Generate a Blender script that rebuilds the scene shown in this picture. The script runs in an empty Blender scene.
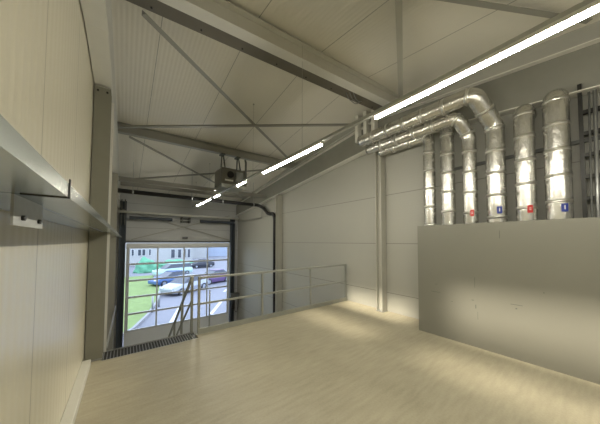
import bpy, bmesh, math, random
from mathutils import Vector, Matrix
random.seed(7)
S = bpy.context.scene
C = S.collection

# ---------------------------------------------------------------- materials
def nodes(name):
    m = bpy.data.materials.new(name); m.use_nodes = True
    nt = m.node_tree
    return m, nt, nt.nodes, nt.links, nt.nodes['Principled BSDF']

def math_node(nt, op, a, b=None, clamp=False):
    n = nt.nodes.new('ShaderNodeMath'); n.operation = op; n.use_clamp = clamp
    for i, v in enumerate((a, b)):
        if v is None: continue
        if isinstance(v, (int, float)): n.inputs[i].default_value = v
        else: nt.links.new(v, n.inputs[i])
    return n.outputs[0]

def mat(name, col, rough=.5, metal=0., vary=.0, scale=4., bump=0., bscale=40., stretch=(1, 1, 1), spec=.5,
        seam=None, rib=None, seams2=None):
    """colour with noise variation, optional panel seams (axis, origin, pitch) and micro ribs (axis, pitch, strength)"""
    m, nt, N, L, P = nodes(name)
    P.inputs['Roughness'].default_value = rough
    P.inputs['Metallic'].default_value = metal
    P.inputs['Specular IOR Level'].default_value = spec
    tc = N.new('ShaderNodeTexCoord'); mp = N.new('ShaderNodeMapping'); mp.inputs['Scale'].default_value = stretch
    L.new(tc.outputs['Object'], mp.inputs['Vector'])
    sep = N.new('ShaderNodeSeparateXYZ'); L.new(tc.outputs['Object'], sep.inputs[0])
    nz = N.new('ShaderNodeTexNoise'); nz.inputs['Scale'].default_value = scale; nz.inputs['Detail'].default_value = 6
    L.new(mp.outputs[0], nz.inputs['Vector'])
    mix = N.new('ShaderNodeMix'); mix.data_type = 'RGBA'
    mix.inputs[6].default_value = tuple(c * (1 - vary) for c in col) + (1,)
    mix.inputs[7].default_value = tuple(min(1, c * (1 + vary)) for c in col) + (1,)
    L.new(nz.outputs['Fac'], mix.inputs[0])
    colour = mix.outputs[2]
    height = None
    if bump:
        nb = N.new('ShaderNodeTexNoise'); nb.inputs['Scale'].default_value = bscale; nb.inputs['Detail'].default_value = 4
        L.new(mp.outputs[0], nb.inputs['Vector'])
        height = math_node(nt, 'MULTIPLY', nb.outputs['Fac'], bump)
    if rib:
        ax, pitch, st = rib
        w = math_node(nt, 'SINE', math_node(nt, 'MULTIPLY', sep.outputs[ax], 2 * math.pi / pitch))
        w = math_node(nt, 'MULTIPLY', w, st)
        height = w if height is None else math_node(nt, 'ADD', height, w)
    if seam:
        masks = []
        for ax, o, pitch in ([seam] + ([seams2] if seams2 else [])):
            t = math_node(nt, 'DIVIDE', math_node(nt, 'SUBTRACT', sep.outputs[ax], o), pitch)
            fr = math_node(nt, 'FRACT', math_node(nt, 'ADD', t, 100.5))
            d = math_node(nt, 'ABSOLUTE', math_node(nt, 'SUBTRACT', fr, .5))
            masks.append(math_node(nt, 'LESS_THAN', d, .0065 / pitch))
        mk = masks[0]
        for k in masks[1:]: mk = math_node(nt, 'MAXIMUM', mk, k)
        m2 = N.new('ShaderNodeMix'); m2.data_type = 'RGBA'
        L.new(mk, m2.inputs[0]); L.new(colour, m2.inputs[6])
        m2.inputs[7].default_value = tuple(c * .5 for c in col) + (1,)
        colour = m2.outputs[2]
    L.new(colour, P.inputs['Base Color'])
    if height is not None:
        bp = N.new('ShaderNodeBump'); bp.inputs['Strength'].default_value = 1; bp.inputs['Distance'].default_value = .01
        L.new(height, bp.inputs['Height']); L.new(bp.outputs[0], P.inputs['Normal'])
    return m

def emit(name, col, st):
    m, nt, N, L, P = nodes(name)
    P.inputs['Base Color'].default_value = (*col, 1)
    P.inputs['Emission Color'].default_value = (*col, 1)
    P.inputs['Emission Strength'].default_value = st
    return m

def glass(name):
    m, nt, N, L, P = nodes(name)
    N.remove(P)
    t = N.new('ShaderNodeBsdfTransparent'); t.inputs[0].default_value = (.93, .96, .98, 1)
    g = N.new('ShaderNodeBsdfGlossy'); g.inputs['Roughness'].default_value = .03
    f = N.new('ShaderNodeFresnel'); f.inputs[0].default_value = 1.35
    x = N.new('ShaderNodeMixShader')
    L.new(f.outputs[0], x.inputs[0]); L.new(t.outputs[0], x.inputs[1]); L.new(g.outputs[0], x.inputs[2])
    L.new(x.outputs[0], N['Material Output'].inputs[0])
    return m

M = dict(
    wall_l=mat('cream_sandwich_panel', (.52, .49, .385), .3, 0, .03, 1.5, seam=(1, 2.09, 1.1), rib=(1, .1, .09)),
    wall_r=mat('grey_sandwich_panel', (.385, .383, .345), .5, 0, .03, 1.5, seam=(2, 1.65, 1.2), rib=(2, .06, .015)),
    wall_end=mat('end_wall_panel', (.52, .53, .53), .5, 0, .03, 1.5, seam=(2, 2.3, 1.1), rib=(2, .06, .015)),
    ceil=mat('ceiling_sandwich_panel', (.80, .775, .69), .45, 0, .03, 1.2, seam=(0, 1.571, 1.204), rib=(0, .0669, .11)),
    steel=mat('painted_structural_steel', (.34, .335, .295), .45, .15, .05, 6),
    steel_lt=mat('pale_lit_steel', (.72, .71, .65), .45, .1, .05, 6),
    steel_dk=mat('dark_grey_steel', (.13, .135, .13), .5, .3, .1, 6),
    steel_md=mat('mid_grey_steel', (.48, .475, .42), .45, .1, .05, 6),
    plate=mat('spangled_zinc_plate', (.42, .43, .42), .5, .3, .15, 30),
    olive=mat('olive_grey_steel_shaded', (.22, .215, .175), .45, .1, .05, 6),
    web_shade=mat('shaded_web_steel', (.24, .24, .21), .5, .1, .08, 5),
    brown=mat('dark_brown_steel', (.16, .145, .115), .55, .2, .15, 5),
    galv=mat('galvanised_steel', (.52, .53, .5), .38, .75, .12, 14),
    galv_b=mat('bright_galvanised_sheet', (.40, .43, .40), .24, .9, .12, 10, bump=.03, bscale=6),
    sheet=mat('brushed_steel_sheet', (.27, .268, .235), .34, .5, .05, 1.3, bump=.015, bscale=2.5),
    rail=mat('railing_steel', (.36, .37, .335), .42, .45, .08, 12),
    foil=mat('aluminium_foil_lagging', (.60, .595, .56), .26, .92, .08, 6, bump=.85, bscale=24, stretch=(1, 1, .45)),
    tape=mat('aluminium_tape', (.68, .67, .63), .28, .92, .05, 8, bump=.6, bscale=40),
    black=mat('black_rubber', (.012, .012, .013), .5, 0, .2, 10),
    bolt=mat('dark_bolt_steel', (.03, .03, .028), .45, .6, .1, 10),
    zinc=mat('dull_zinc', (.33, .34, .34), .4, .7, .1, 10),
    door=mat('door_grey_panel', (.78, .80, .81), .45, .1, .04, 3),
    track=mat('door_track_blue_grey', (.075, .09, .11), .45, .4, .1, 6),
    alu=mat('aluminium_profile', (.62, .64, .65), .45, .15, .05, 8),
    glass=glass('clear_glazing'),
    led=emit('led_diffuser', (1, .945, .80), 168),
    white=mat('white_plastic', (.75, .75, .7), .4),
    red=mat('red_sticker', (.55, .02, .02), .4), blue=mat('blue_sticker', (.02, .04, .28), .4),
    heater=mat('heater_casing', (.17, .165, .145), .45, .35, .15, 8),
    asphalt=mat('asphalt', (.21, .215, .245), .8, 0, .12, .6),
    lowfloor=mat('lower_hall_concrete', (.52, .52, .5), .6, 0, .1, 1),
    grass=mat('grass', (.19, .265, .085), .9, 0, .35, 2.2),
    kerb=mat('kerb_stone', (.3, .3, .32), .8, 0, .1, 4),
    paint=mat('road_marking_white', (.6, .62, .66), .6),
    render=mat('white_render', (.40, .41, .40), .8, 0, .04, .7),
    render_b=mat('pale_blue_cladding', (.34, .40, .5), .7, 0, .1, .7),
    pane_dk=mat('dark_window_pane', (.05, .06, .08), .2),
    mound=mat('emerald_green_cover', (.12, .36, .22), .8, 0, .3, 1.2),
    roof_g=mat('grey_roof', (.25, .25, .26), .7),
    silver=mat('silver_car_paint', (.36, .39, .45), .25, .4), bluecar=mat('blue_car_paint', (.07, .14, .32), .25, .3),
    pale=mat('pale_green_car_paint', (.42, .60, .58), .25, .2), darkcar=mat('dark_car_paint', (.03, .035, .05), .3, .2),
    redcar=mat('dark_violet_car_paint', (.13, .08, .2), .3, .2),
    tyre=mat('tyre_rubber', (.02, .02, .02), .8), lamp_w=mat('lamp_lens', (.8, .8, .8), .2),
)

# floor: dusty beige screed with faint streaks and worn patches
def floor_mat():
    m, nt, N, L, P = nodes('dusty_beige_screed')
    tc = N.new('ShaderNodeTexCoord')
    def noise(sc, st, det=6):
        mp = N.new('ShaderNodeMapping'); mp.inputs['Scale'].default_value = st
        L.new(tc.outputs['Object'], mp.inputs[0])
        n = N.new('ShaderNodeTexNoise'); n.inputs['Scale'].default_value = sc; n.inputs['Detail'].default_value = det
        L.new(mp.outputs[0], n.inputs['Vector']); return n.outputs['Fac']
    a = noise(1.1, (1, 1, 1)); b = noise(9, (.35, 2.2, 1)); c = noise(45, (1, 1, 1), 3)
    f = math_node(nt, 'ADD', math_node(nt, 'MULTIPLY', a, .45), math_node(nt, 'ADD', math_node(nt, 'MULTIPLY', b, .35), math_node(nt, 'MULTIPLY', c, .2)))
    r = N.new('ShaderNodeValToRGB')
    r.color_ramp.elements[0].position = .36; r.color_ramp.elements[0].color = (.255, .232, .165, 1)
    r.color_ramp.elements[1].position = .64; r.color_ramp.elements[1].color = (.37, .337, .245, 1)
    L.new(f, r.inputs[0]); L.new(r.outputs[0], P.inputs['Base Color'])
    P.inputs['Roughness'].default_value = .42
    bp = N.new('ShaderNodeBump'); bp.inputs['Strength'].default_value = .35; bp.inputs['Distance'].default_value = .004
    L.new(c, bp.inputs['Height']); L.new(bp.outputs[0], P.inputs['Normal'])
    return m
M['floor'] = floor_mat()

# ---------------------------------------------------------------- mesh helpers
def box(bm, a, b, mtx=None):
    x0, y0, z0 = a; x1, y1, z1 = b
    v = [bm.verts.new((mtx @ Vector(p)) if mtx else p) for p in
         [(x0, y0, z0), (x1, y0, z0), (x1, y1, z0), (x0, y1, z0), (x0, y0, z1), (x1, y0, z1), (x1, y1, z1), (x0, y1, z1)]]
    for f in [(0, 3, 2, 1), (4, 5, 6, 7), (0, 1, 5, 4), (1, 2, 6, 5), (2, 3, 7, 6), (3, 0, 4, 7)]:
        bm.faces.new([v[i] for i in f])
    return bm

def B(*boxes):
    bm = bmesh.new()
    for a, b in boxes: box(bm, a, b)
    return bm

def frame_of(p, q, up=(0, 0, 1)):
    d = (Vector(q) - Vector(p)); L = d.length; d.normalize()
    up = Vector(up)
    if abs(d.dot(up)) > .98: up = Vector((0, 1, 0))
    s = d.cross(up).normalized(); u = s.cross(d)
    m = Matrix((s, d, u)).transposed().to_4x4(); m.translation = Vector(p)
    return m, L            # local x = side, y = along, z = up

def bar(bm, p, q, w, h, up=(0, 0, 1)):
    m, L = frame_of(p, q, up); return box(bm, (-w / 2, 0, -h / 2), (w / 2, L, h / 2), m)

def ibeam(bm, p, q, w, h, tf=.014, tw=.01, up=(0, 0, 1)):
    """origin at centre of the section"""
    m, L = frame_of(p, q, up)
    box(bm, (-w / 2, 0, -h / 2), (w / 2, L, -h / 2 + tf), m)
    box(bm, (-w / 2, 0, h / 2 - tf), (w / 2, L, h / 2), m)
    box(bm, (-tw / 2, 0, -h / 2 + tf), (tw / 2, L, h / 2 - tf), m)
    return bm

def angle(bm, p, q, a, t=.006, up=(0, 0, 1)):
    m, L = frame_of(p, q, up)
    box(bm, (0, 0, 0), (a, L, t), m); box(bm, (0, 0, t), (t, L, a), m); return bm

def tube(bm, pts, r, seg=12, caps=True, rf=None):
    pts = [Vector(p) for p in pts]; rings = []
    t0 = (pts[1] - pts[0]).normalized()
    n = t0.orthogonal().normalized(); prev = t0
    for i, p in enumerate(pts):
        if i == 0: t = t0
        elif i == len(pts) - 1: t = (pts[-1] - pts[-2]).normalized()
        else: t = ((pts[i + 1] - p).normalized() + (p - pts[i - 1]).normalized()).normalized()
        n = prev.rotation_difference(t) @ n; n = (n - t * n.dot(t)).normalized(); prev = t
        b = t.cross(n); rr = rf(i) if rf else r
        rings.append([bm.verts.new(p + (n * math.cos(2 * math.pi * k / seg) + b * math.sin(2 * math.pi * k / seg)) * rr) for k in range(seg)])
    for a, b in zip(rings, rings[1:]):
        for k in range(seg):
            f = bm.faces.new((a[k], a[(k + 1) % seg], b[(k + 1) % seg], b[k])); f.smooth = True
    if caps:
        bm.faces.new(rings[0][::-1]); bm.faces.new(rings[-1])
    return bm

def rounded(pts, r, n=6):
    """polyline with its corners rounded"""
    pts = [Vector(p) for p in pts]; out = [pts[0]]
    for i in range(1, len(pts) - 1):
        a, b, c = pts[i - 1], pts[i], pts[i + 1]
        d1 = (a - b); d2 = (c - b); rr = min(r, d1.length * .45, d2.length * .45)
        p = b + d1.normalized() * rr; q = b + d2.normalized() * rr
        for k in range(n + 1):
            t = k / n; out.append(p * (1 - t) ** 2 + b * 2 * t * (1 - t) + q * t * t)
    out.append(pts[-1]); return out

def dense(pts, step):
    out = [Vector(pts[0])]
    for a, b in zip(pts, pts[1:]):
        a, b = Vector(a), Vector(b); k = max(1, int((b - a).length / step))
        out += [a.lerp(b, i / k) for i in range(1, k + 1)]
    return out

def prism(bm, prof, axis_fn, a, b):
    """closed profile [(u,v)] extruded from a to b; axis_fn(u,v,w)->xyz"""
    r0 = [bm.verts.new(axis_fn(u, v, a)) for u, v in prof]; r1 = [bm.verts.new(axis_fn(u, v, b)) for u, v in prof]
    n = len(prof)
    for k in range(n): bm.faces.new((r0[k], r0[(k + 1) % n], r1[(k + 1) % n], r1[k]))
    bm.faces.new(r0[::-1]); bm.faces.new(r1); return bm

def obj(name, bm, m, parent=None, bevel=0):
    bmesh.ops.recalc_face_normals(bm, faces=bm.faces[:])
    me = bpy.data.meshes.new(name); bm.to_mesh(me); bm.free()
    me.materials.append(M[m] if isinstance(m, str) else m)
    o = bpy.data.objects.new(name, me); C.objects.link(o)
    if parent is not None:
        o.parent = parent; o.matrix_parent_inverse = world(parent).inverted()
    if bevel:
        md = o.modifiers.new('bevel', 'BEVEL'); md.width = bevel; md.segments = 2; md.limit_method = 'ANGLE'
    return o

def world(o):
    m = Matrix.LocRotScale(o.location, o.rotation_euler, o.scale)
    return world(o.parent) @ o.matrix_parent_inverse @ m if o.parent else m

def tag(o, label, cat, group=None):
    o['label'] = label; o['category'] = cat
    if group: o['group'] = group
    return o

def thing(name, label, cat, loc=(0, 0, 0), group=None):
    o = bpy.data.objects.new(name, None); C.objects.link(o); o.location = loc; o.empty_display_size = .1
    return tag(o, label, cat, group)

def struct(name, bm, m, parent=None, bevel=0):
    o = obj(name, bm, m, parent, bevel)
    if parent is None: o['kind'] = 'structure'
    return o

def copy_tree(o, delta=None, parent=None):
    c = o.copy(); C.objects.link(c)
    if parent: c.parent = parent; c.matrix_parent_inverse = o.matrix_parent_inverse.copy()
    for ch in list(o.children): copy_tree(ch, None, c)
    if delta is not None: c.location = o.location + Vector(delta)
    return c

# ---------------------------------------------------------------- dimensions
XL, XR = -.43, 5.15
YB, YE = -4.0, 12.75          # wall behind the viewer, wall with the door
ZG = -3.1                     # floor of the lower hall
YM = 4.58                     # edge of the upper level
YR, ZR, SL = 3.4, 5.216, .132 # ridge
def zc(y): return ZR - SL * abs(y - YR)

# ---------------------------------------------------------------- the shell
# upper level with the stair notch, slab .28 thick
fl = B(((XL, YB, -.28), (XR, 4.34, 0)), ((1.06, 4.34, -.28), (XR, YM, 0)), ((XL, 4.34, -.28), (-.24, YM, 0)))
bmesh.ops.remove_doubles(fl, verts=fl.verts[:], dist=1e-5)
struct('floor', fl, 'floor')
struct('floor_lower_hall', B(((XL - .2, YB, ZG - .2), (XR + .2, YE + .25, ZG))), 'lowfloor')

def side_wall(x0, x1):
    bm = bmesh.new()
    prism(bm, [(YB - .2, ZG), (YE + .25, ZG), (YE + .25, zc(YE + .25)), (YR, ZR), (YB - .2, zc(YB - .2))], lambda u, v, w: (w, u, v), x0, x1)
    return bm
struct('wall_left', side_wall(XL - .2, XL), 'wall_l')
struct('wall_right', side_wall(XR, XR + .2), 'wall_r')
struct('wall_back', B(((XL, YB - .2, ZG), (XR, YB, zc(YB)))), 'wall_end')
DX0, DX1, DZ1 = .0, 4.68, 1.62
we = B(((XL, YE, ZG), (DX0, YE + .22, DZ1)), ((DX1, YE, ZG), (XR, YE + .22, DZ1)), ((XL, YE, DZ1), (XR, YE + .22, zc(YE + .2) - .002)))
struct('wall_front', we, 'wall_end')
bm = bmesh.new()
prism(bm, [(YB - .2, zc(YB - .2)), (YR, ZR), (YE + .25, zc(YE + .25)), (YE + .25, zc(YE + .25) + .15), (YR, ZR + .15), (YB - .2, zc(YB - .2) + .15)],
      lambda u, v, w: (w, u, v), XL - .2, XR + .2)
struct('ceiling', bm, 'ceil')
struct('baseboard_left', B(((XL, YB, 0), (XL + .09, 4.28, .085))), 'steel_md', bevel=.006)
struct('trim_1', B(((1.14, YM, -.3), (XR, YM + .012, 0))), 'galv')      # edge plate of the upper level

struct('daylit_flange_strip', B(((-.236, 4.66, 0), (-.20, 4.67, 3.9))), 'steel_lt')  # added pale strip, stands for the column's far side lit by daylight
# ---------------------------------------------------------------- steel frame: rafters, columns, roof beams
def zr_bot(y): return 4.12 - .105 * abs(y - YR)
def zr_top(y): return 4.79 - .11 * abs(y - YR)
def rafter(xc, label):
    t = thing('roof_rafter', label, 'beam', (xc, YR, zr_bot(YR)), 'gable rafters along the two long walls')
    w = .2
    for y0, y1 in ((YB + .02, YR), (YR, YE - .02)):
        bm = bmesh.new()
        for (za, zb) in (((zr_bot(y0), zr_bot(y0) + .016), (zr_bot(y1), zr_bot(y1) + .016)),
                         ((zr_top(y0) - .016, zr_top(y0)), (zr_top(y1) - .016, zr_top(y1)))):
            prism(bm, [(y0, za[0]), (y1, zb[0]), (y1, zb[1]), (y0, za[1])], lambda u, v, q: (q, u, v), xc - w / 2, xc + w / 2)
        obj('rafter_flanges', bm, 'steel_lt', t); bm = bmesh.new()  # floor bounce on the flanges put into their pale colour
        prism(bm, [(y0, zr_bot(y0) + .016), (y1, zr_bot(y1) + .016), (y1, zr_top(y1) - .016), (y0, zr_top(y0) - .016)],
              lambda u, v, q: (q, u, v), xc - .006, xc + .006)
        obj('rafter_web', bm, 'web_shade', t)  # shade under the roof put into the web colour
    return t
rr = rafter(5.04, 'deep grey steel rafter running under the roof along the right wall')
lr = rafter(-.32, 'deep grey steel rafter running under the roof along the left wall')
for y in (3.42, 3.66, 3.93):
    obj('stiffener', B(((4.88, y - .05, zr_bot(y) + .3), (5.03, y + .05, 5.1))), 'steel_lt', rr)

def column(xc, y, z0, w, d, label, bolts=0, m='steel_md'):
    t = thing('steel_column', label, 'column', (xc, y, z0), 'steel wall columns')
    zt = min(zr_bot(y - d / 2), zr_bot(y + d / 2)) - .02
    bm = bmesh.new()
    box(bm, (xc - w / 2, y - d / 2, z0 + .012), (xc + w / 2, y - d / 2 + .014, zt))
    box(bm, (xc - w / 2, y + d / 2 - .014, z0 + .012), (xc + w / 2, y + d / 2, zt))
    box(bm, (xc - .005, y - d / 2 + .014, z0 + .012), (xc + .005, y + d / 2 - .014, zt))
    obj('shaft', bm, m, t)
    obj('cap_plate', B(((xc - w / 2, y - d / 2 - .01, zt), (xc + w / 2, y + d / 2 + .01, zt + .018))), 'steel', t)
    obj('base_plate', B(((xc - w / 2, y - d / 2 - .02, z0), (xc + w / 2, y + d / 2 + .02, z0 + .012))), 'zinc', t)
    for k in range(bolts):
        x = xc - w * .28 + k * w * .56
        bm = bmesh.new(); tube(bm, [(x, y - d / 2 - .018, zt - .06), (x, y - d / 2, zt - .06)], .014, 6)
        obj('bolt', bm, 'bolt', t)
    return t
column(-.325, 4.52, 0, .19, .2, 'olive grey steel column beside the left end of the grating', 2, 'olive')  # shade of the face turned from the door is in its colour
column(-.32, 8.3, ZG, .2, .22, 'farther left wall column behind the cable tray end', 0, 'steel')
column(5.045, 3.33, 0, .2, .16, 'pale steel column on the right wall below the cut duct ends')
column(5.045, 8.1, ZG, .2, .2, 'farther right wall column beside the vertical black hose')

def roof_beam(y, zb, w, h, name, label, m='steel', flip=0):
    bm = bmesh.new()
    ibeam(bm, (XL + .01, y + .12, zb + h / 2), (XR - .01, y - .16, zb + h / 2), w, h, .016, .012)
    return tag(obj(name, bm, m), label, 'beam')
b = thing('ridge_beam', 'large light grey ridge beam crossing under the roof peak', 'beam', (2.36, 3.35, 4.83))
bm = bmesh.new(); RA, RB = Vector((XL + .01, 3.37, 4.97)), Vector((XR - .03, 2.88, 5.0)); ibeam(bm, RA, RB, .19, .30, .018, .012)
obj('flanged_section', bm, 'steel_lt', b)
bm = bmesh.new()      # darker channel bolted to its far side
off = Vector((0, .22, -.13)); bar(bm, RA + off, RB + off, .22, .016)
off = Vector((0, .322, -.02)); bar(bm, RA + off, RB + off, .015, .20)
obj('dark_channel', bm, 'brown', b)
for k in range(8):
    bm = bmesh.new(); x = .2 + k * .62
    q_ = RA.lerp(RB, (x - RA.x) / (RB.x - RA.x)) + Vector((0, .26, -.15)); tube(bm, [q_, q_ + Vector((0, 0, .012))], .014, 6); obj('bolt', bm, 'bolt', b)
bm = bmesh.new()
for dy in (0, .05, .1):
    tube(bm, rounded([(3.75 - dy, 3.1 + dy, 4.85), (3.85 - dy, 3.12 + dy, 4.76), (4.0, 3.15 + dy, 4.76), (4.15, 3.2 + dy, 4.85)], .1), .008, 6)
tag(obj('cable_bundle', bm, 'zinc'), 'loose grey cables drooping from the ridge beam near the right wall', 'cable')
roof_beam(7.2, 4.44, .14, .24, 'roof_purlin', 'grey roof purlin that carries the hanging heater')
roof_beam(11.4, 3.92, .12, .22, 'roof_purlin', 'grey roof purlin nearest the glazed door')
roof_beam(9.35, 3.66, .12, .14, 'tie_beam', 'grey tie beam between the rafters just before the black hose')
roof_beam(-.6, 4.44, .14, .22, 'roof_purlin', 'grey roof purlin above and behind the insulated pipes')

def brace(p, q, label, a=.07, m='steel'):
    bm = bmesh.new(); angle(bm, p, q, a, .007); return tag(obj('diagonal_brace', bm, m), label, 'brace', 'roof bracing')
def under(x, y, d=.2): return (x, y, zc(y) - d)
brace(under(.1, 3.8, .32), (4.85, 6.85, 4.54), 'diagonal roof brace from the near left roof corner down to the lamp row', .085)
brace((-.24, 6.95, 4.39), (4.86, 3.93, 4.80), 'pale nearly level roof brace between the ridge beam end and the left wall')
brace(under(.0, 7.45, .27), under(4.7, 11.1, .3), 'thin roof brace passing just left of the heater', .065)
brace(under(-.3, 11.15, .2), under(4.7, 7.5, .2), 'roof brace meeting the left wall at the last purlin', .065)
brace((4.98, 2.68, 4.80), (-.3, -.19, 4.64), 'broad pale roof brace standing upright in view above the lamp', .085, 'steel_md')
brace((-.3, 3.25, 4.93), (4.98, .06, 4.70), 'broad grey roof brace ending above the lit lamp at upper right', .07)
brace((-.3, 12.66, 3.1), (4.6, 12.66, 1.75), 'faint diagonal brace on the header, high end at left', .03)
brace((4.6, 12.6, 3.1), (.2, 12.6, 1.75), 'faint diagonal brace on the header, high end at right', .03)

# ---------------------------------------------------------------- sectional door with glazing
d = B(((DX0 + .02, YE - .07, ZG + .01), (DX1 - .02, YE - .02, -2.30)))
door = struct('door_1', d, 'door')
obj('rubber_seal', B(((DX0 + .02, YE - .075, ZG), (DX1 - .02, YE - .015, ZG + .035))), 'black', door)
obj('top_section', B(((DX0 + .02, YE - .07, 1.42), (DX1 - .02, YE - .02, 1.60))), 'door', door)
G0, G1, GZ0, GZ1 = .09, 4.59, -2.26, 1.40
rowh = (GZ1 - GZ0) / 5; colw = (G1 - G0) / 4
for k in range(6):
    z = GZ0 + rowh * k
    obj('section_rail', B(((DX0 + .02, YE - .08, z - .04), (DX1 - .02, YE - .015, z + .04 - (.02 if k == 5 else 0)))), 'alu', door)
for k in range(5):
    x = G0 + colw * k
    w = .03 if 0 < k < 4 else .06
    for r_ in range(5):
        obj('glazing_bar', B(((x - w, YE - .07, GZ0 + rowh * r_ + .04), (x + w, YE - .025, GZ0 + rowh * (r_ + 1) - .04))), 'alu', door)
for r_ in range(5):
    for c_ in range(4):
        w0 = .06 if c_ == 0 else .03; w1 = .06 if c_ == 3 else .03
        obj('pane', B(((G0 + colw * c_ + w0, YE - .05, GZ0 + rowh * r_ + .04), (G0 + colw * (c_ + 1) - w1, YE - .046, GZ0 + rowh * (r_ + 1) - .04))), 'glass', door)
obj('header_seal', B(((DX0 - .02, YE - .10, 1.63), (DX1 + .02, YE - .01, 1.71))), 'steel_dk', door)
for s, x0, x1, zt in ((0, -.24, .0, 3.45), (1, 4.68, 4.9, 2.95)):
    bm = B(((x0, YE - .2, ZG), (x0 + .05, YE - .01, zt)), ((x1 - .05, YE - .2, ZG), (x1, YE - .01, zt)), ((x0 + .05, YE - .06, ZG), (x1 - .05, YE - .01, zt)))
    obj('guide_track', bm, 'track', door)
for x in (-.19, -.07):
    obj('track_hanger', B(((x, YE - .34, 2.4), (x + .035, YE - .21, 3.5))), 'steel_dk', door)
bm = bmesh.new(); tube(bm, [(-.3, 12.3, 2.95), (5.0, 12.3, 2.95)], .05, 14); obj('torsion_tube', bm, 'white', door)
bm = bmesh.new(); tube(bm, [(.1, 12.42, 2.72), (4.9, 12.42, 2.72)], .015, 10); obj('spring_shaft', bm, 'galv', door)
for x0, x1 in ((.1, 1.75), (3.0, 4.75)):
    bm = bmesh.new(); tube(bm, dense([(x0, 12.42, 2.72), (x1, 12.42, 2.72)], .02), .07, 14, rf=lambda i: .07 + .006 * (i % 2))
    obj('torsion_spring', bm, 'track', door)
obj('centre_bearing', B(((2.15, 12.36, 2.62), (2.2, YE - .01, 2.86)), ((2.5, 12.36, 2.62), (2.55, YE - .01, 2.86)), ((2.2, YE - .02, 2.62), (2.5, YE - .01, 2.86))), 'steel_dk', door)
# hoist motor at the right jamb
t = thing('door_motor', 'dark chain hoist motor on the right door jamb', 'motor', (4.72, 12.4, -1.5))
obj('gearbox', B(((4.62, 12.28, -1.38), (5.1, 12.52, -1.16))), 'steel_dk', t, bevel=.02)
bm = bmesh.new(); tube(bm, [(4.78, 12.4, -2.0), (4.78, 12.4, -1.39)], .1, 16); obj('motor_body', bm, 'black', t)
bm = bmesh.new(); tube(bm, rounded([(5.08, 12.4, -1.38), (5.1, 12.42, -1.9), (4.98, 12.42, -2.3), (4.85, 12.42, -2.0)], .2), .012, 6); obj('cable', bm, 'black', t)
tag(obj('sensor_box', B(((2.26, 12.70, 1.80), (2.5, YE, 1.92))), 'steel_dk', bevel=.01), 'small dark box on the header above the middle of the door', 'sensor')
bm = bmesh.new(); tube(bm, [(3.42, 12.0, ZG), (3.42, 12.0, -.75)], .035, 10)
tag(obj('steel_post', bm, 'galv'), 'slim grey post standing inside the glazed door', 'post')

# black hose crossing under the roof and dropping down the right wall
t = thing('heating_hose', 'thick black hose crossing under the roof and dropping down the right wall', 'hose', (5.07, 8.6, ZG))
bm = bmesh.new()
tube(bm, rounded([(XL + .02, 9.6, 3.365), (4.86, 9.6, 3.365), (4.98, 9.35, 3.22), (5.0, 9.0, 2.95), (5.02, 8.85, 2.9), (5.04, 8.55, 2.9), (5.06, 8.48, 2.7), (5.08, 8.46, ZG + .02)], .12, 5), .072, 14)
obj('hose_run', bm, 'black', t)
for x in (.15, 2.0, 3.2, 4.6):
    bm = bmesh.new(); tube(bm, [(x - .025, 9.6, 3.365), (x + .025, 9.6, 3.365)], .084, 12); tube(bm, [(x, 9.6, 3.40), (x, 9.6, zc(9.6))], .006, 6)
    obj('hanger', bm, 'zinc', t)
bm = bmesh.new()
tube(bm, rounded([(XR - .08, 12.3, 2.78), (XR - .08, 9.7, 2.82), (XR - .08, 9.6, 3.28)], .05), .014, 8)
tag(obj('conduit', bm, 'zinc'), 'thin grey conduit on the right wall between the door shaft and the black hose', 'conduit')
bm = bmesh.new()
tube(bm, [(4.9, 3.9, 4.80 - .04), (4.9, 9.3, 4.2 - .04)], .016, 8)
tag(obj('conduit', bm, 'galv'), 'long thin conduit beside the right rafter beyond the ridge beam', 'conduit')

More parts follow.
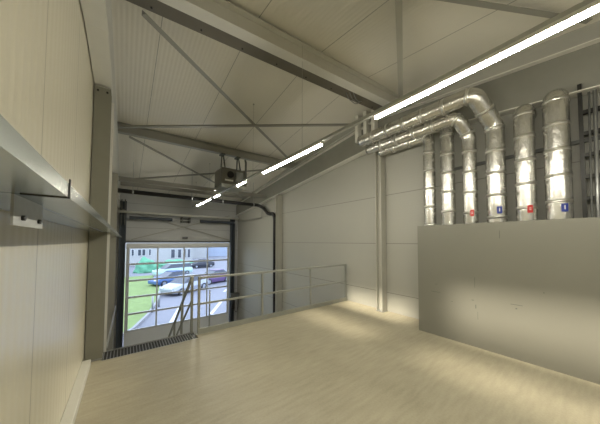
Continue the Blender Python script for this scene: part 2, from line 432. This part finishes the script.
# ---------------------------------------------------------------- lamp row
LX, LZ = 2.377, 3.193
BEAM = 4.4
t = thing('light_trunking', 'slim grey trunking carrying the row of tube lamps', 'lighting track', (LX, 3, LZ))
obj('rail', B(((LX - .022, -3.6, LZ + .045), (LX + .022, 11.2, LZ + .085))), 'galv', t)
for y in (-1.2, 3.08, 5.0, 8.6, 10.6):
    bm = bmesh.new(); tube(bm, [(LX, y, LZ + .085), (LX, y, zc(y))], .0025, 6); tube(bm, [(LX, y, zc(y) - .015), (LX, y, zc(y))], .02, 8)
    obj('suspension_wire', bm, 'steel', t)
for y0, y1, lab in ((-2.6, -.95, 'lit tube lamp behind the viewpoint, nearest the back wall'),
                    (-.62, 1.63, 'longest bright tube lamp crossing the upper right'),
                    (2.583, 4.482, 'bright tube lamp in the middle below the ridge beam'),
                    (5.42, 5.95, 'short lit tube lamp just this side of the heater'),
                    (7.45, 7.95, 'small lit tube lamp just beyond the heater'),
                    (8.5, 8.8, 'tiniest lit tube lamp, last but one of the row towards the door'),
                    (9.1, 10.4, 'farthest lit tube lamp of the row, near the black hose')):
    t = thing('tube_lamp', lab, 'lamp', (LX, (y0 + y1) / 2, LZ), 'tube lamps on the trunking')
    obj('housing', B(((LX - .028, y0, LZ + .012), (LX + .028, y1, LZ + .045))), 'white', t)
    bm = bmesh.new()
    prof = [(-.024, .0115), (-.024, .004), (-.023, -.004), (-.018, -.0095), (-.009, -.013), (0, -.014), (.009, -.013), (.018, -.0095), (.023, -.004), (.024, .004), (.024, .0115)]
    prism(bm, prof, lambda u, v, w: (LX + u, w, LZ + v), y0 + .012, y1 - .012)
    obj('diffuser', bm, 'led', t)
    # added area lights brighten the screen, floor and left wall: (degrees from straight down, share, spread)
    for deg, share, spread in ((39, 1, 14), (21, .42, 20), (-42, .25, 20)) if y1 - y0 > 1.4 else ():
        ld = bpy.data.lights.new('added_beam', 'AREA'); ld.shape = 'RECTANGLE'; ld.size = .02; ld.size_y = y1 - y0 - .04
        ld.energy = BEAM * (y1 - y0) * share; ld.spread = math.radians(spread); ld.color = (1, .89, .70)
        lo_ = bpy.data.objects.new('added_beam', ld); C.objects.link(lo_); lo_.parent = t
        lo_.location = (deg / 39 * .013, 0, -.019 - (.006 if abs(deg) < 30 else 0)); lo_.rotation_euler = (0, -math.radians(deg), 0)

# ---------------------------------------------------------------- hanging heater
HX0, HX1, HY0, HY1, HZ0, HZ1 = 2.2, 3.0, 6.72, 7.42, 3.31, 3.9
t = thing('unit_heater', 'grey box heater hanging from the purlin on twin brackets', 'heater', ((HX0 + HX1) / 2, 7.07, HZ0))
bm = bmesh.new()
box(bm, (HX0, HY0, HZ0 + .1), (HX1, HY1, HZ1)); obj('casing', bm, 'heater', t, bevel=.025)
bm = bmesh.new(); tube(bm, [(2.46, HY0 - .03, 3.7), (2.46, HY0 + .01, 3.7)], .1, 20); obj('flue_opening', bm, 'black', t)
obj('junction_box', B(((2.6, HY0 - .13, 3.5), (2.82, HY0, 3.78))), 'zinc', t, bevel=.01)
obj('burner_tube', tube(bmesh.new(), rounded([(2.92, HY0 - .07, 3.5), (2.92, HY0 - .07, 4.15), (2.95, HY0 + .05, 4.25)], .05), .03, 10), 'steel_dk', t)
bm = bmesh.new()
for k in range(5):
    y = HY0 + .08 + k * .13
    box(bm, (HX0 + .03, y, HZ0 + .03), (HX1 - .03, y + .012, HZ0 + .1))
box(bm, (HX0, HY0, HZ0), (HX1, HY0 + .02, HZ0 + .1)); box(bm, (HX0, HY1 - .02, HZ0), (HX1, HY1, HZ0 + .1))
obj('louvre', bm, 'galv', t)
obj('name_plate', B(((2.3, HY0 - .004, 3.5), (2.55, HY0, 3.55))), 'white', t)
for x in (2.36, 2.86):
    bm = bmesh.new()
    for s in (-1, 1): bar(bm, (x + s * .07, 7.07, HZ1), (x + s * .02, 7.15, 4.43), .03, .03)
    box(bm, (x - .06, 7.06, 4.405), (x + .06, 7.3, 4.44)); box(bm, (x - .1, 7.03, HZ1 - .02), (x + .1, 7.11, HZ1 + .012))
    obj('bracket', bm, 'steel_dk', t)

# ---------------------------------------------------------------- railing and stair
YP = 4.53
t = thing('guard_railing', 'grey steel guard railing with knee rail along the edge of the upper level', 'railing', (3.1, YP, 0))
for x in (1.10, 2.40, 3.76, 5.08):
    p = obj('post', B(((x - .02, YP - .02, .008), (x + .02, YP + .02, 1.0))), 'rail', t)
    obj('foot_plate', B(((x - .05, YP - .04, 0), (x + .05, YP + .04, .008))), 'rail', p)
obj('top_rail', B(((1.08, YP - .022, 1.0), (5.10, YP + .022, 1.042))), 'rail', t, bevel=.004)
for x0, x1 in ((1.12, 2.38), (2.42, 3.74), (3.78, 5.06)):
    obj('knee_rail', B(((x0, YP - .014, .525), (x1, YP + .014, .56))), 'rail', t)
obj('toe_board', B(((1.09, YP - .034, .0), (5.11, YP - .021, .10))), 'rail', t)

t = thing('steel_staircase', 'steel stair going down behind the grating with sloping handrails', 'staircase', (.36, 4.6, ZG))
SX0, SX1 = -.2, .98
slope = .76
run = (3.1 - .06) / slope
for x in (SX0, SX1):
    bm = bmesh.new()
    prism(bm, [(4.72, -.36), (4.72, -.11), (4.64 + run, -3.1 + .2), (4.64 + run, -3.1), (4.64 + run - .15, -3.1)], lambda u, v, w: (w, u, v), x - .008, x + .008)
    obj('stringer', bm, 'galv', t)
n = 15
for k in range(1, n):
    z = -3.1 * k / n + .0; y = 4.72 + (k - .6) * run / n
    bm = bmesh.new()
    for j in range(6): box(bm, (SX0 + .01, y + j * .045, z - .03), (SX1 - .01, y + j * .045 + .005, z))
    box(bm, (SX0 + .01, y, z - .03), (SX0 + .016, y + .235, z)); box(bm, (SX1 - .016, y, z - .03), (SX1 - .01, y + .235, z))
    obj('tread', bm, 'zinc', t)
xh = 1.015
bm = bmesh.new(); bar(bm, (xh, 4.70, 1.03), (xh, 8.3, 1.03 - .755 * 3.6), .04, .04); obj('handrail', bm, 'rail', t)
bm = bmesh.new(); bar(bm, (xh, 4.72, .57), (xh, 8.3, .57 - .755 * 3.58), .028, .028); obj('knee_rail', bm, 'rail', t)
for y in (4.69, 5.62, 6.5, 7.4, 8.28):
    zt = 1.03 - .755 * (y - 4.69); zb = max(-.2 - slope * (y - 4.64), ZG)
    obj('post', B(((xh - .02, y - .02, zb), (xh + .02, y + .02, zt))), 'rail', t)
# landing grating with bearing bars
t = thing('floor_grating', 'dark steel grating strip at the head of the stair', 'grating', (.4, 4.46, 0))
bm = bmesh.new()
x = -.225
for k in range(31):
    box(bm, (x, 4.352, -.018), (x + .008, 4.70, -.001)); x += .04
obj('bearing_bars', bm, 'zinc', t)
obj('edge_frame', B(((-.235, 4.345, -.045), (1.055, 4.352, .0)), ((-.235, 4.70, -.045), (1.055, 4.708, .0))), 'galv', t)
obj('underside_support', B(((-.235, 4.352, -.09), (1.055, 4.70, -.018))), 'bolt', t)
# gap infill between stair post and railing post
bm = bmesh.new(); bar(bm, (-.2, 4.70, .05), (-.2, 9.0, -.28), .025, .025)
tag(obj('safety_bar', bm, 'galv'), 'thin pale bar running away beside the left wall from the grating', 'bar')

# ---------------------------------------------------------------- cable tray on the left wall
t = thing('cable_tray', 'shiny galvanised cable trunking on the left wall in the foreground', 'cable tray', (-.28, 2, 1.83))
def tray(y0, y1, x0, x1):
    return B(((x0, y0, 1.83), (x1, y1, 1.833)), ((x1 - .003, y0, 1.833), (x1, y1, 1.872)), ((x0, y0, 1.833), (x0 + .003, y1, 1.872)), ((x0 + .003, y0, 1.869), (x1 - .003, y1, 1.872)))
obj('tray_section', tray(-1.5, .965, -.415, -.14), 'galv_b', t)
obj('tray_section', tray(.972, 4.38, -.415, -.14), 'galv_b', t)
obj('tray_section', tray(4.39, 12.2, -.215, -.14), 'galv_b', t)
obj('joint_cover', B(((-.235, .962, 1.827), (-.137, .974, 1.83)), ((-.14, .962, 1.827), (-.137, .974, 1.885))), 'bolt', t)
obj('bottom_fold', B(((-.263, 1.27, 1.8275), (-.26, 4.3, 1.83))), 'zinc', t)
t = thing('tray_bracket', 'small galvanised bracket plate with two bolts under the cable tray', 'bracket', (-.25, 1.12, 1.75))
obj('plate', B(((-.256, .985, 1.744), (-.25, 1.265, 1.83))), 'plate', t)
for y in (1.05, 1.21):
    bm = bmesh.new(); tube(bm, [(-.25, y, 1.768), (-.242, y, 1.768)], .008, 6); obj('bolt', bm, 'bolt', t)

# ---------------------------------------------------------------- sheet steel enclosure
PX, PY0, PY1, PZ = 4.54, -1.6, 2.19, 2.0
t = thing('sheet_steel_screen', 'tall dull steel sheet screen hiding the pipe bottoms along the right wall', 'screen', (4.8, .3, 0))
obj('front_sheet', B(((PX, PY0, 0), (PX + .012, PY1, PZ))), 'sheet', t)
obj('side_fold', B(((PX + .012, PY1 - .012, 0), (PX + .06, PY1, PZ))), 'sheet', t)
obj('top_fold', B(((PX + .012, PY0, PZ - .012), (PX + .06, PY1 - .012, PZ))), 'sheet', t)
for (y, z, dy, dz) in [(1.28, .95, .0, .28), (1.27, .62, .02, .1), (1.25, .45, .0, .2), (1.3, .74, .05, .02), (1.85, .92, .05, .01), (1.8, .78, .25, .01), (.72, .78, .22, .012), (.78, .72, .03, .03),
                       (.95, 1.75, .01, .2), (2.02, 1.62, .01, .01), (1.6, .66, .05, .01), (.5, 1.0, .02, .02)]:
    obj('scuff', B(((PX - .0006, y, z), (PX, y + max(dy, .008) * .6, z + max(dz, .008) * .6))), 'steel_dk', t)

# ---------------------------------------------------------------- insulated pipes
PCX = 4.85
def lagged(path, r, label, ring=.33, group='foil wrapped pipes above the steel screen'):
    t = thing('insulated_pipe', label, 'pipe', tuple(path[-1]), group)
    pts = dense(rounded(path, .13, 6), .06)
    rnd = random.Random(int(r * 1e5) + len(pts)); jit = [rnd.uniform(-.0015, .0015) for _ in pts]
    bm = bmesh.new(); tube(bm, pts, r, 28, rf=lambda i: r + jit[i])
    obj('foil_jacket', bm, 'foil', t)
    acc = 0; last = pts[0]
    for i in range(1, len(pts) - 2):
        acc += (pts[i] - last).length; last = pts[i]
        if acc > ring:
            acc = 0; d_ = (pts[i + 1] - pts[i]).normalized() * .022
            bm = bmesh.new(); tube(bm, [pts[i] - d_, pts[i] + d_], r + .0025, 28); obj('tape_band', bm, 'tape', t)
    return t
def sticker(t, y, r, z, m, kind):
    # curved patch on the side of the pipe that faces the room
    def patch(a0, a1, z0, z1, rr, name, mm, par):
        bm = bmesh.new(); n_ = 6; ring0 = []; 
        cols = []
        for k in range(n_ + 1):
            a = math.radians(a0 + (a1 - a0) * k / n_)
            cols.append([bm.verts.new((PCX + q * math.cos(a), y + q * math.sin(a), zz)) for q in (rr, rr + .001) for zz in (z0, z1)])
        for p_, q_ in zip(cols, cols[1:]):
            for i0, i1 in ((0, 1), (1, 3), (3, 2), (2, 0)):
                bm.faces.new((p_[i0], p_[i1], q_[i1], q_[i0]))
        bm.faces.new((cols[0][0], cols[0][1], cols[0][3], cols[0][2])); bm.faces.new((cols[-1][0], cols[-1][2], cols[-1][3], cols[-1][1]))
        return obj(name, bm, mm, par)
    s = patch(192, 218, z, z + .11, r + .012, 'flow_label', m, t)
    if kind == 'w':
        patch(200, 210, z + .04, z + .05, r + .0135, 'label_mark', 'white', s); patch(200, 210, z + .065, z + .073, r + .0135, 'label_mark', 'white', s)
    else:
        patch(203, 207, z + .03, z + .085, r + .0135, 'label_mark', 'white', s)

zb = .03
p1 = lagged([(PCX, 3.20, 3.85), (PCX, 2.08, 3.85), (PCX, 2.08, zb)], .106, 'leftmost foil wrapped pipe of the row, without sticker, fed by the lowest duct')
p2 = lagged([(PCX, 3.2, 4.085), (PCX, 1.75, 4.085), (PCX, 1.75, zb)], .115, 'foil wrapped pipe second from left, rising behind the two upper ducts')
p3 = lagged([(4.60, 3.36, 3.89), (4.60, 1.50, 3.89), (PCX, 1.40, 3.60), (PCX, 1.40, zb)], .108, 'foil wrapped pipe with a red sticker, third from left, bending off the middle duct')
p4 = lagged([(4.44, 3.45, 4.09), (4.44, 1.20, 4.09), (PCX, 1.04, 3.62), (PCX, 1.04, zb)], .13, 'foil wrapped pipe with a blue sticker and the long topmost duct')
p5 = lagged([(XR - .01, .69, 3.73), (PCX, .69, 3.73), (PCX, .69, zb)], .12, 'round topped foil pipe with a red sticker, second from right')
p6 = lagged([(XR - .01, .36, 3.78), (PCX, .36, 3.78), (PCX, .36, zb)], .132, 'round topped foil pipe with a blue sticker, at far right of the row')
sticker(p3, 1.40, .108, 2.14, 'red', 'w'); sticker(p4, 1.04, .13, 2.15, 'blue', 'n')
sticker(p5, .69, .12, 2.13, 'red', 'w'); sticker(p6, .36, .132, 2.11, 'blue', 'n')
for pp, (x, y, z, r) in ((p1, (PCX, 3.20, 3.85, .106)), (p2, (PCX, 3.20, 4.085, .115)), (p3, (4.60, 3.36, 3.89, .108)), (p4, (4.44, 3.45, 4.09, .13))):
    bm = bmesh.new(); tube(bm, [(x, y, z), (x, y + .012, z)], r * .82, 24); obj('end_cap', bm, 'white', pp)

# supports and conduits behind the pipes
bm = B(((XR - .05, -1.4, 3.10), (XR - .002, 1.95, 3.15)))
tag(obj('mounting_rail', bm, 'steel_dk'), 'dark mounting rail on the right wall behind the foil pipes', 'rail')
t = thing('conduit_pair', 'two thin conduits with clamps below the rafter above the round topped pipes', 'conduit', (XR - .09, .8, 4.0))
for dz in (0, .07):
    bm = bmesh.new(); tube(bm, [(XR - .05, 1.9, 4.38 + dz), (XR - .05, .2, 4.0 + dz)], .016, 8); obj('conduit_run', bm, 'zinc', t)
for y in (1.35, 1.0, .62, .26):
    z = 4.0 + (y - .2) * .2235
    obj('clamp', B(((XR - .07, y - .012, z - .02), (XR - .002, y + .012, z + .09))), 'bolt', t)
t = thing('cable_ladder', 'dark vertical cable ladder with rungs at the far right edge', 'cable ladder', (XR - .06, -.15, 2))
for y in (.14, -.46):
    obj('side_rail', B(((XR - .16, y - .02, .02), (XR - .06, y + .02, 3.9))), 'bolt', t)
for k in range(11):
    z = .47 + k * .30
    obj('rung', B(((XR - .15, -.44, z), (XR - .09, .12, z + .05))), 'bolt', t)
for k, (y, r) in enumerate([(.07, .012), (.02, .02), (-.05, .014), (-.11, .022), (-.19, .014), (-.25, .018), (-.33, .014)]):
    bm = bmesh.new(); tube(bm, [(XR - .17 - r * .2, y, .05), (XR - .175, y + .01, 2.2), (XR - .175, y - .01, 3.74)], r, 8)
    tag(obj('cable', bm, 'zinc' if k % 2 else 'steel_dk'), 'straight cable tied to the vertical ladder at the far right edge', 'cable', 'cables on the ladder')

# ---------------------------------------------------------------- outside the door
struct('asphalt_yard', B(((-60, YE + .24, ZG - .3), (90, 140, ZG - .02))), 'asphalt')
bm = bmesh.new()
gp = [(-30, 13.6), (-2.5, 13.6), (-.6, 14.1), (.35, 15.5), (1.2, 18), (1.9, 21), (2.5, 24.5), (3.0, 29), (3.1, 38), (-30, 40)]
prism(bm, gp, lambda u, v, w: (u, v, w), ZG - .02, ZG + .05)
struct('lawn', bm, 'grass')
bm = bmesh.new()
kp = [(-2.5, 13.55), (-.55, 14.05), (.42, 15.45), (1.28, 17.95), (1.98, 20.95), (2.58, 24.5), (3.08, 29), (3.18, 38)]
for a, b_ in zip(kp, kp[1:]): bar(bm, (a[0], a[1], ZG + .05), (b_[0], b_[1], ZG + .05), .14, .16)
struct('kerb', bm, 'kerb')
for (a, b_) in (((1.9, 14.5), (3.4, 19.2)), ((4.6, 15.8), (6.2, 18.6)), ((6.6, 15.2), (7.6, 16.6)), ((7.6, 22), (11, 27)), ((9, 19), (12.5, 24)), ((11, 31), (15, 38))):
    bm = bmesh.new(); bar(bm, (a[0], a[1], ZG - .014), (b_[0], b_[1], ZG - .014), .22, .012)
    tag(obj('parking_line', bm, 'paint'), 'white painted line on the yard outside the door', 'road marking', 'parking lines')

def car(loc, rz, paint, L, W, H, label, van=False):
    t = thing('parked_car', label, 'car', (0, 0, 0))
    # body: lofted sections along the length (x), shoulder and sill
    st = [(-.5, .30, .50, .80), (-.48, .22, .62, .92), (-.40, .18, .66, .98), (-.2, .16, .66, 1), (.1, .16, .66, 1), (.26, .16, .64, 1), (.40, .18, .56, .96), (.48, .22, .48, .88), (.5, .30, .42, .78)]
    bm = bmesh.new(); rings = []
    for x, zs, zb_, wf in st:
        x *= L; w = W / 2 * wf; zs *= H / 1.0 * .8; zb_ *= H
        rings.append([bm.verts.new(p) for p in [(x, -w * .94, zs), (x, -w, (zs + zb_) / 2), (x, -w * .93, zb_), (x, w * .93, zb_), (x, w, (zs + zb_) / 2), (x, w * .94, zs)]])
    for a, b2 in zip(rings, rings[1:]):
        for k in range(6): bm.faces.new((a[k], a[(k + 1) % 6], b2[(k + 1) % 6], b2[k])).smooth = False
    bm.faces.new(rings[0][::-1]); bm.faces.new(rings[-1])
    obj('body', bm, paint, t, bevel=.03)
    xa, xb, xc_, xd = (-.47, -.42, .12, .30) if van else (-.40, -.22, .06, .27)
    bm = bmesh.new()
    lo = [(xa * L, .64 * H), (xd * L, .62 * H)]; hi = [(xb * L, H), (xc_ * L, H)]
    w0, w1 = W * .455, W * .37
    v = [bm.verts.new(p) for p in [(lo[0][0], -w0, lo[0][1]), (lo[1][0], -w0, lo[1][1]), (lo[1][0], w0, lo[1][1]), (lo[0][0], w0, lo[0][1]),
                                   (hi[0][0], -w1, hi[0][1] - .05), (hi[1][0], -w1, hi[1][1] - .05), (hi[1][0], w1, hi[1][1] - .05), (hi[0][0], w1, hi[0][1] - .05)]]
    for f in [(0, 3, 2, 1), (4, 5, 6, 7), (0, 1, 5, 4), (1, 2, 6, 5), (2, 3, 7, 6), (3, 0, 4, 7)]: bm.faces.new([v[i] for i in f])
    obj('window_band', bm, 'pane_dk', t)
    bm = bmesh.new(); box(bm, (hi[0][0] - .02, -w1 - .02, H - .06), (hi[1][0] + .02, w1 + .02, H)); obj('roof', bm, paint, t, bevel=.03)
    for sx in (-.31, .31):
        for sy in (-1, 1):
            bm = bmesh.new(); tube(bm, [(sx * L, sy * (W / 2 - .2), .32), (sx * L, sy * (W / 2 - .0), .32)], .32, 20)
            wo = obj('wheel', bm, 'tyre', t)
            bm = bmesh.new(); tube(bm, [(sx * L, sy * (W / 2 - .01), .32), (sx * L, sy * (W / 2 + .012), .32)], .19, 14); obj('rim', bm, 'silver', wo)
    for sy in (-1, 1):
        obj('headlamp', B(((L * .478, sy * W * .3 - .16, .45 * H), (L * .497, sy * W * .3 + .16, .53 * H))), 'lamp_w', t)
        obj('tail_lamp', B(((-L * .497, sy * W * .34 - .1, .48 * H), (-L * .487, sy * W * .34 + .1, .6 * H))), 'red', t)
    t.location = loc; t.rotation_euler = (0, 0, rz)
    return t
zy = ZG - .02
car((4.7, 24.3, zy), math.radians(215), 'silver', 4.5, 1.85, 1.5, 'silver car parked nearest the glazed door, seen through the middle panes')
car((4.2, 29.6, zy), math.radians(205), 'bluecar', 4.3, 1.8, 1.45, 'blue car parked just behind the silver car')
car((5.4, 36.5, zy), math.radians(195), 'pale', 4.8, 1.9, 1.7, 'pale green van-like car in the row below the green mound', True)
car((11.2, 44.5, zy), math.radians(190), 'darkcar', 4.2, 1.8, 1.5, 'small dark car parked far out in the yard')
car((8.3, 27.6, zy), math.radians(200), 'redcar', 3.9, 1.75, 1.5, 'dark violet car partly behind the stair handrail')

def mound(cx, cy, rx, ry, h, label):
    bm = bmesh.new(); bmesh.ops.create_icosphere(bm, subdivisions=4, radius=1)
    rnd = random.Random(int(cx * 7))
    for v in bm.verts:
        n_ = .12 * math.sin(v.co.x * 7 + cx) * math.cos(v.co.y * 6) + .08 * math.sin(v.co.z * 11 + v.co.x * 5)
        v.co = Vector((cx + v.co.x * rx * (1 + n_), cy + v.co.y * ry * (1 + n_), zy + max(0, v.co.z) * h * (1 + n_)))
    for f in bm.faces: f.smooth = True
    return tag(obj('green_mound', bm, 'mound'), label, 'mound')
mound(2.6, 43, 1.4, 1.3, 2.3, 'emerald green mound at left, before the white building')
mound(7.4, 47, 3.3, 1.5, 1.5, 'wider emerald green mound behind the parked cars')
bm = B(((-.9, 38.5, zy), (.1, 39.6, zy + 3.6)))
tag(obj('white_kiosk', bm, 'render', bevel=.03), 'narrow white block at the far left of the yard', 'kiosk')
for x, y in ((1.55, 18.6), (2.05, 19.8)):
    bm = bmesh.new(); tube(bm, [(x, y, zy), (x, y, zy + 1.15)], .06, 10)
    tag(obj('bollard', bm, 'zinc'), 'grey bollard at the kerb of the lawn, %s of the two' % ('nearer' if y < 19 else 'farther'), 'bollard', 'bollards by the lawn')

t = thing('white_building', 'long white rendered building across the yard', 'building', (3, 55, zy))
obj('wall', B(((-14, 55, zy), (11.8, 62, 5))), 'render', t)
obj('roof', B(((-14.5, 54.5, 5), (12.3, 62.5, 5.5))), 'roof_g', t)
for (x0, x1) in ((.9, 1.35), (1.9, 2.5), (2.6, 3.2), (3.7, 4.1), (7.6, 8.4), (8.9, 9.6), (9.9, 10.5), (10.8, 11.4)):
    z0, z1 = ((-1.9, 0.0) if x0 > 5 else (-1.2, .1))
    f = obj('window', B(((x0, 54.93, z0), (x1, 55, z1))), 'alu', t)
    obj('pane', B(((x0 + .06, 54.9, z0 + .06), (x1 - .06, 54.93, z1 - .06))), 'pane_dk', f)
t = thing('pale_blue_building', 'pale blue clad building farther out at the right', 'building', (24, 75, zy))
obj('wall', B(((18.5, 75, zy), (44, 85, 7))), 'render_b', t)
for k in range(8):
    f = obj('window', B(((21 + k * 2.2, 74.9, .1), (22.4 + k * 2.2, 75, 1.9))), 'render', t)
t = thing('white_block', 'white block between the two buildings', 'building', (14, 70, zy))
obj('wall', B(((13.6, 68, zy), (18.2, 76, 6))), 'render', t)
obj('roof', B(((13.4, 67.8, 6), (18.4, 76.2, 6.3))), 'roof_g', t)

# ---------------------------------------------------------------- daylight
w = bpy.data.worlds.new('overcast'); S.world = w; w.use_nodes = True
bg = w.node_tree.nodes['Background']; bg.inputs[0].default_value = (.80, .90, 1.12, 1); bg.inputs[1].default_value = 3.4

# ---------------------------------------------------------------- camera
f_px, yaw, pitch, roll, sy = 229.68, math.radians(37.158), math.radians(2.132), math.radians(.109), 20.765
F = Vector((math.sin(yaw) * math.cos(pitch), math.cos(yaw) * math.cos(pitch), math.sin(pitch)))
R = Vector((math.cos(yaw), -math.sin(yaw), 0)); U = R.cross(F)
R2 = R * math.cos(roll) + U * math.sin(roll); U2 = -R * math.sin(roll) + U * math.cos(roll)
cam = bpy.data.cameras.new('camera'); co = bpy.data.objects.new('camera', cam); C.objects.link(co)
mtx = Matrix((R2, U2, -F)).transposed().to_4x4(); mtx.translation = Vector((0, 0, 1.7)); co.matrix_world = mtx
cam.sensor_fit = 'HORIZONTAL'; cam.sensor_width = 36; cam.lens = f_px / 600 * 36; cam.shift_y = sy / 600; cam.clip_start = .02; cam.clip_end = 400
S.camera = co
S.view_settings.view_transform = 'Standard'; S.view_settings.look = 'None'
S.view_settings.exposure = 0; S.view_settings.gamma = 1; S.view_settings.use_curve_mapping = False
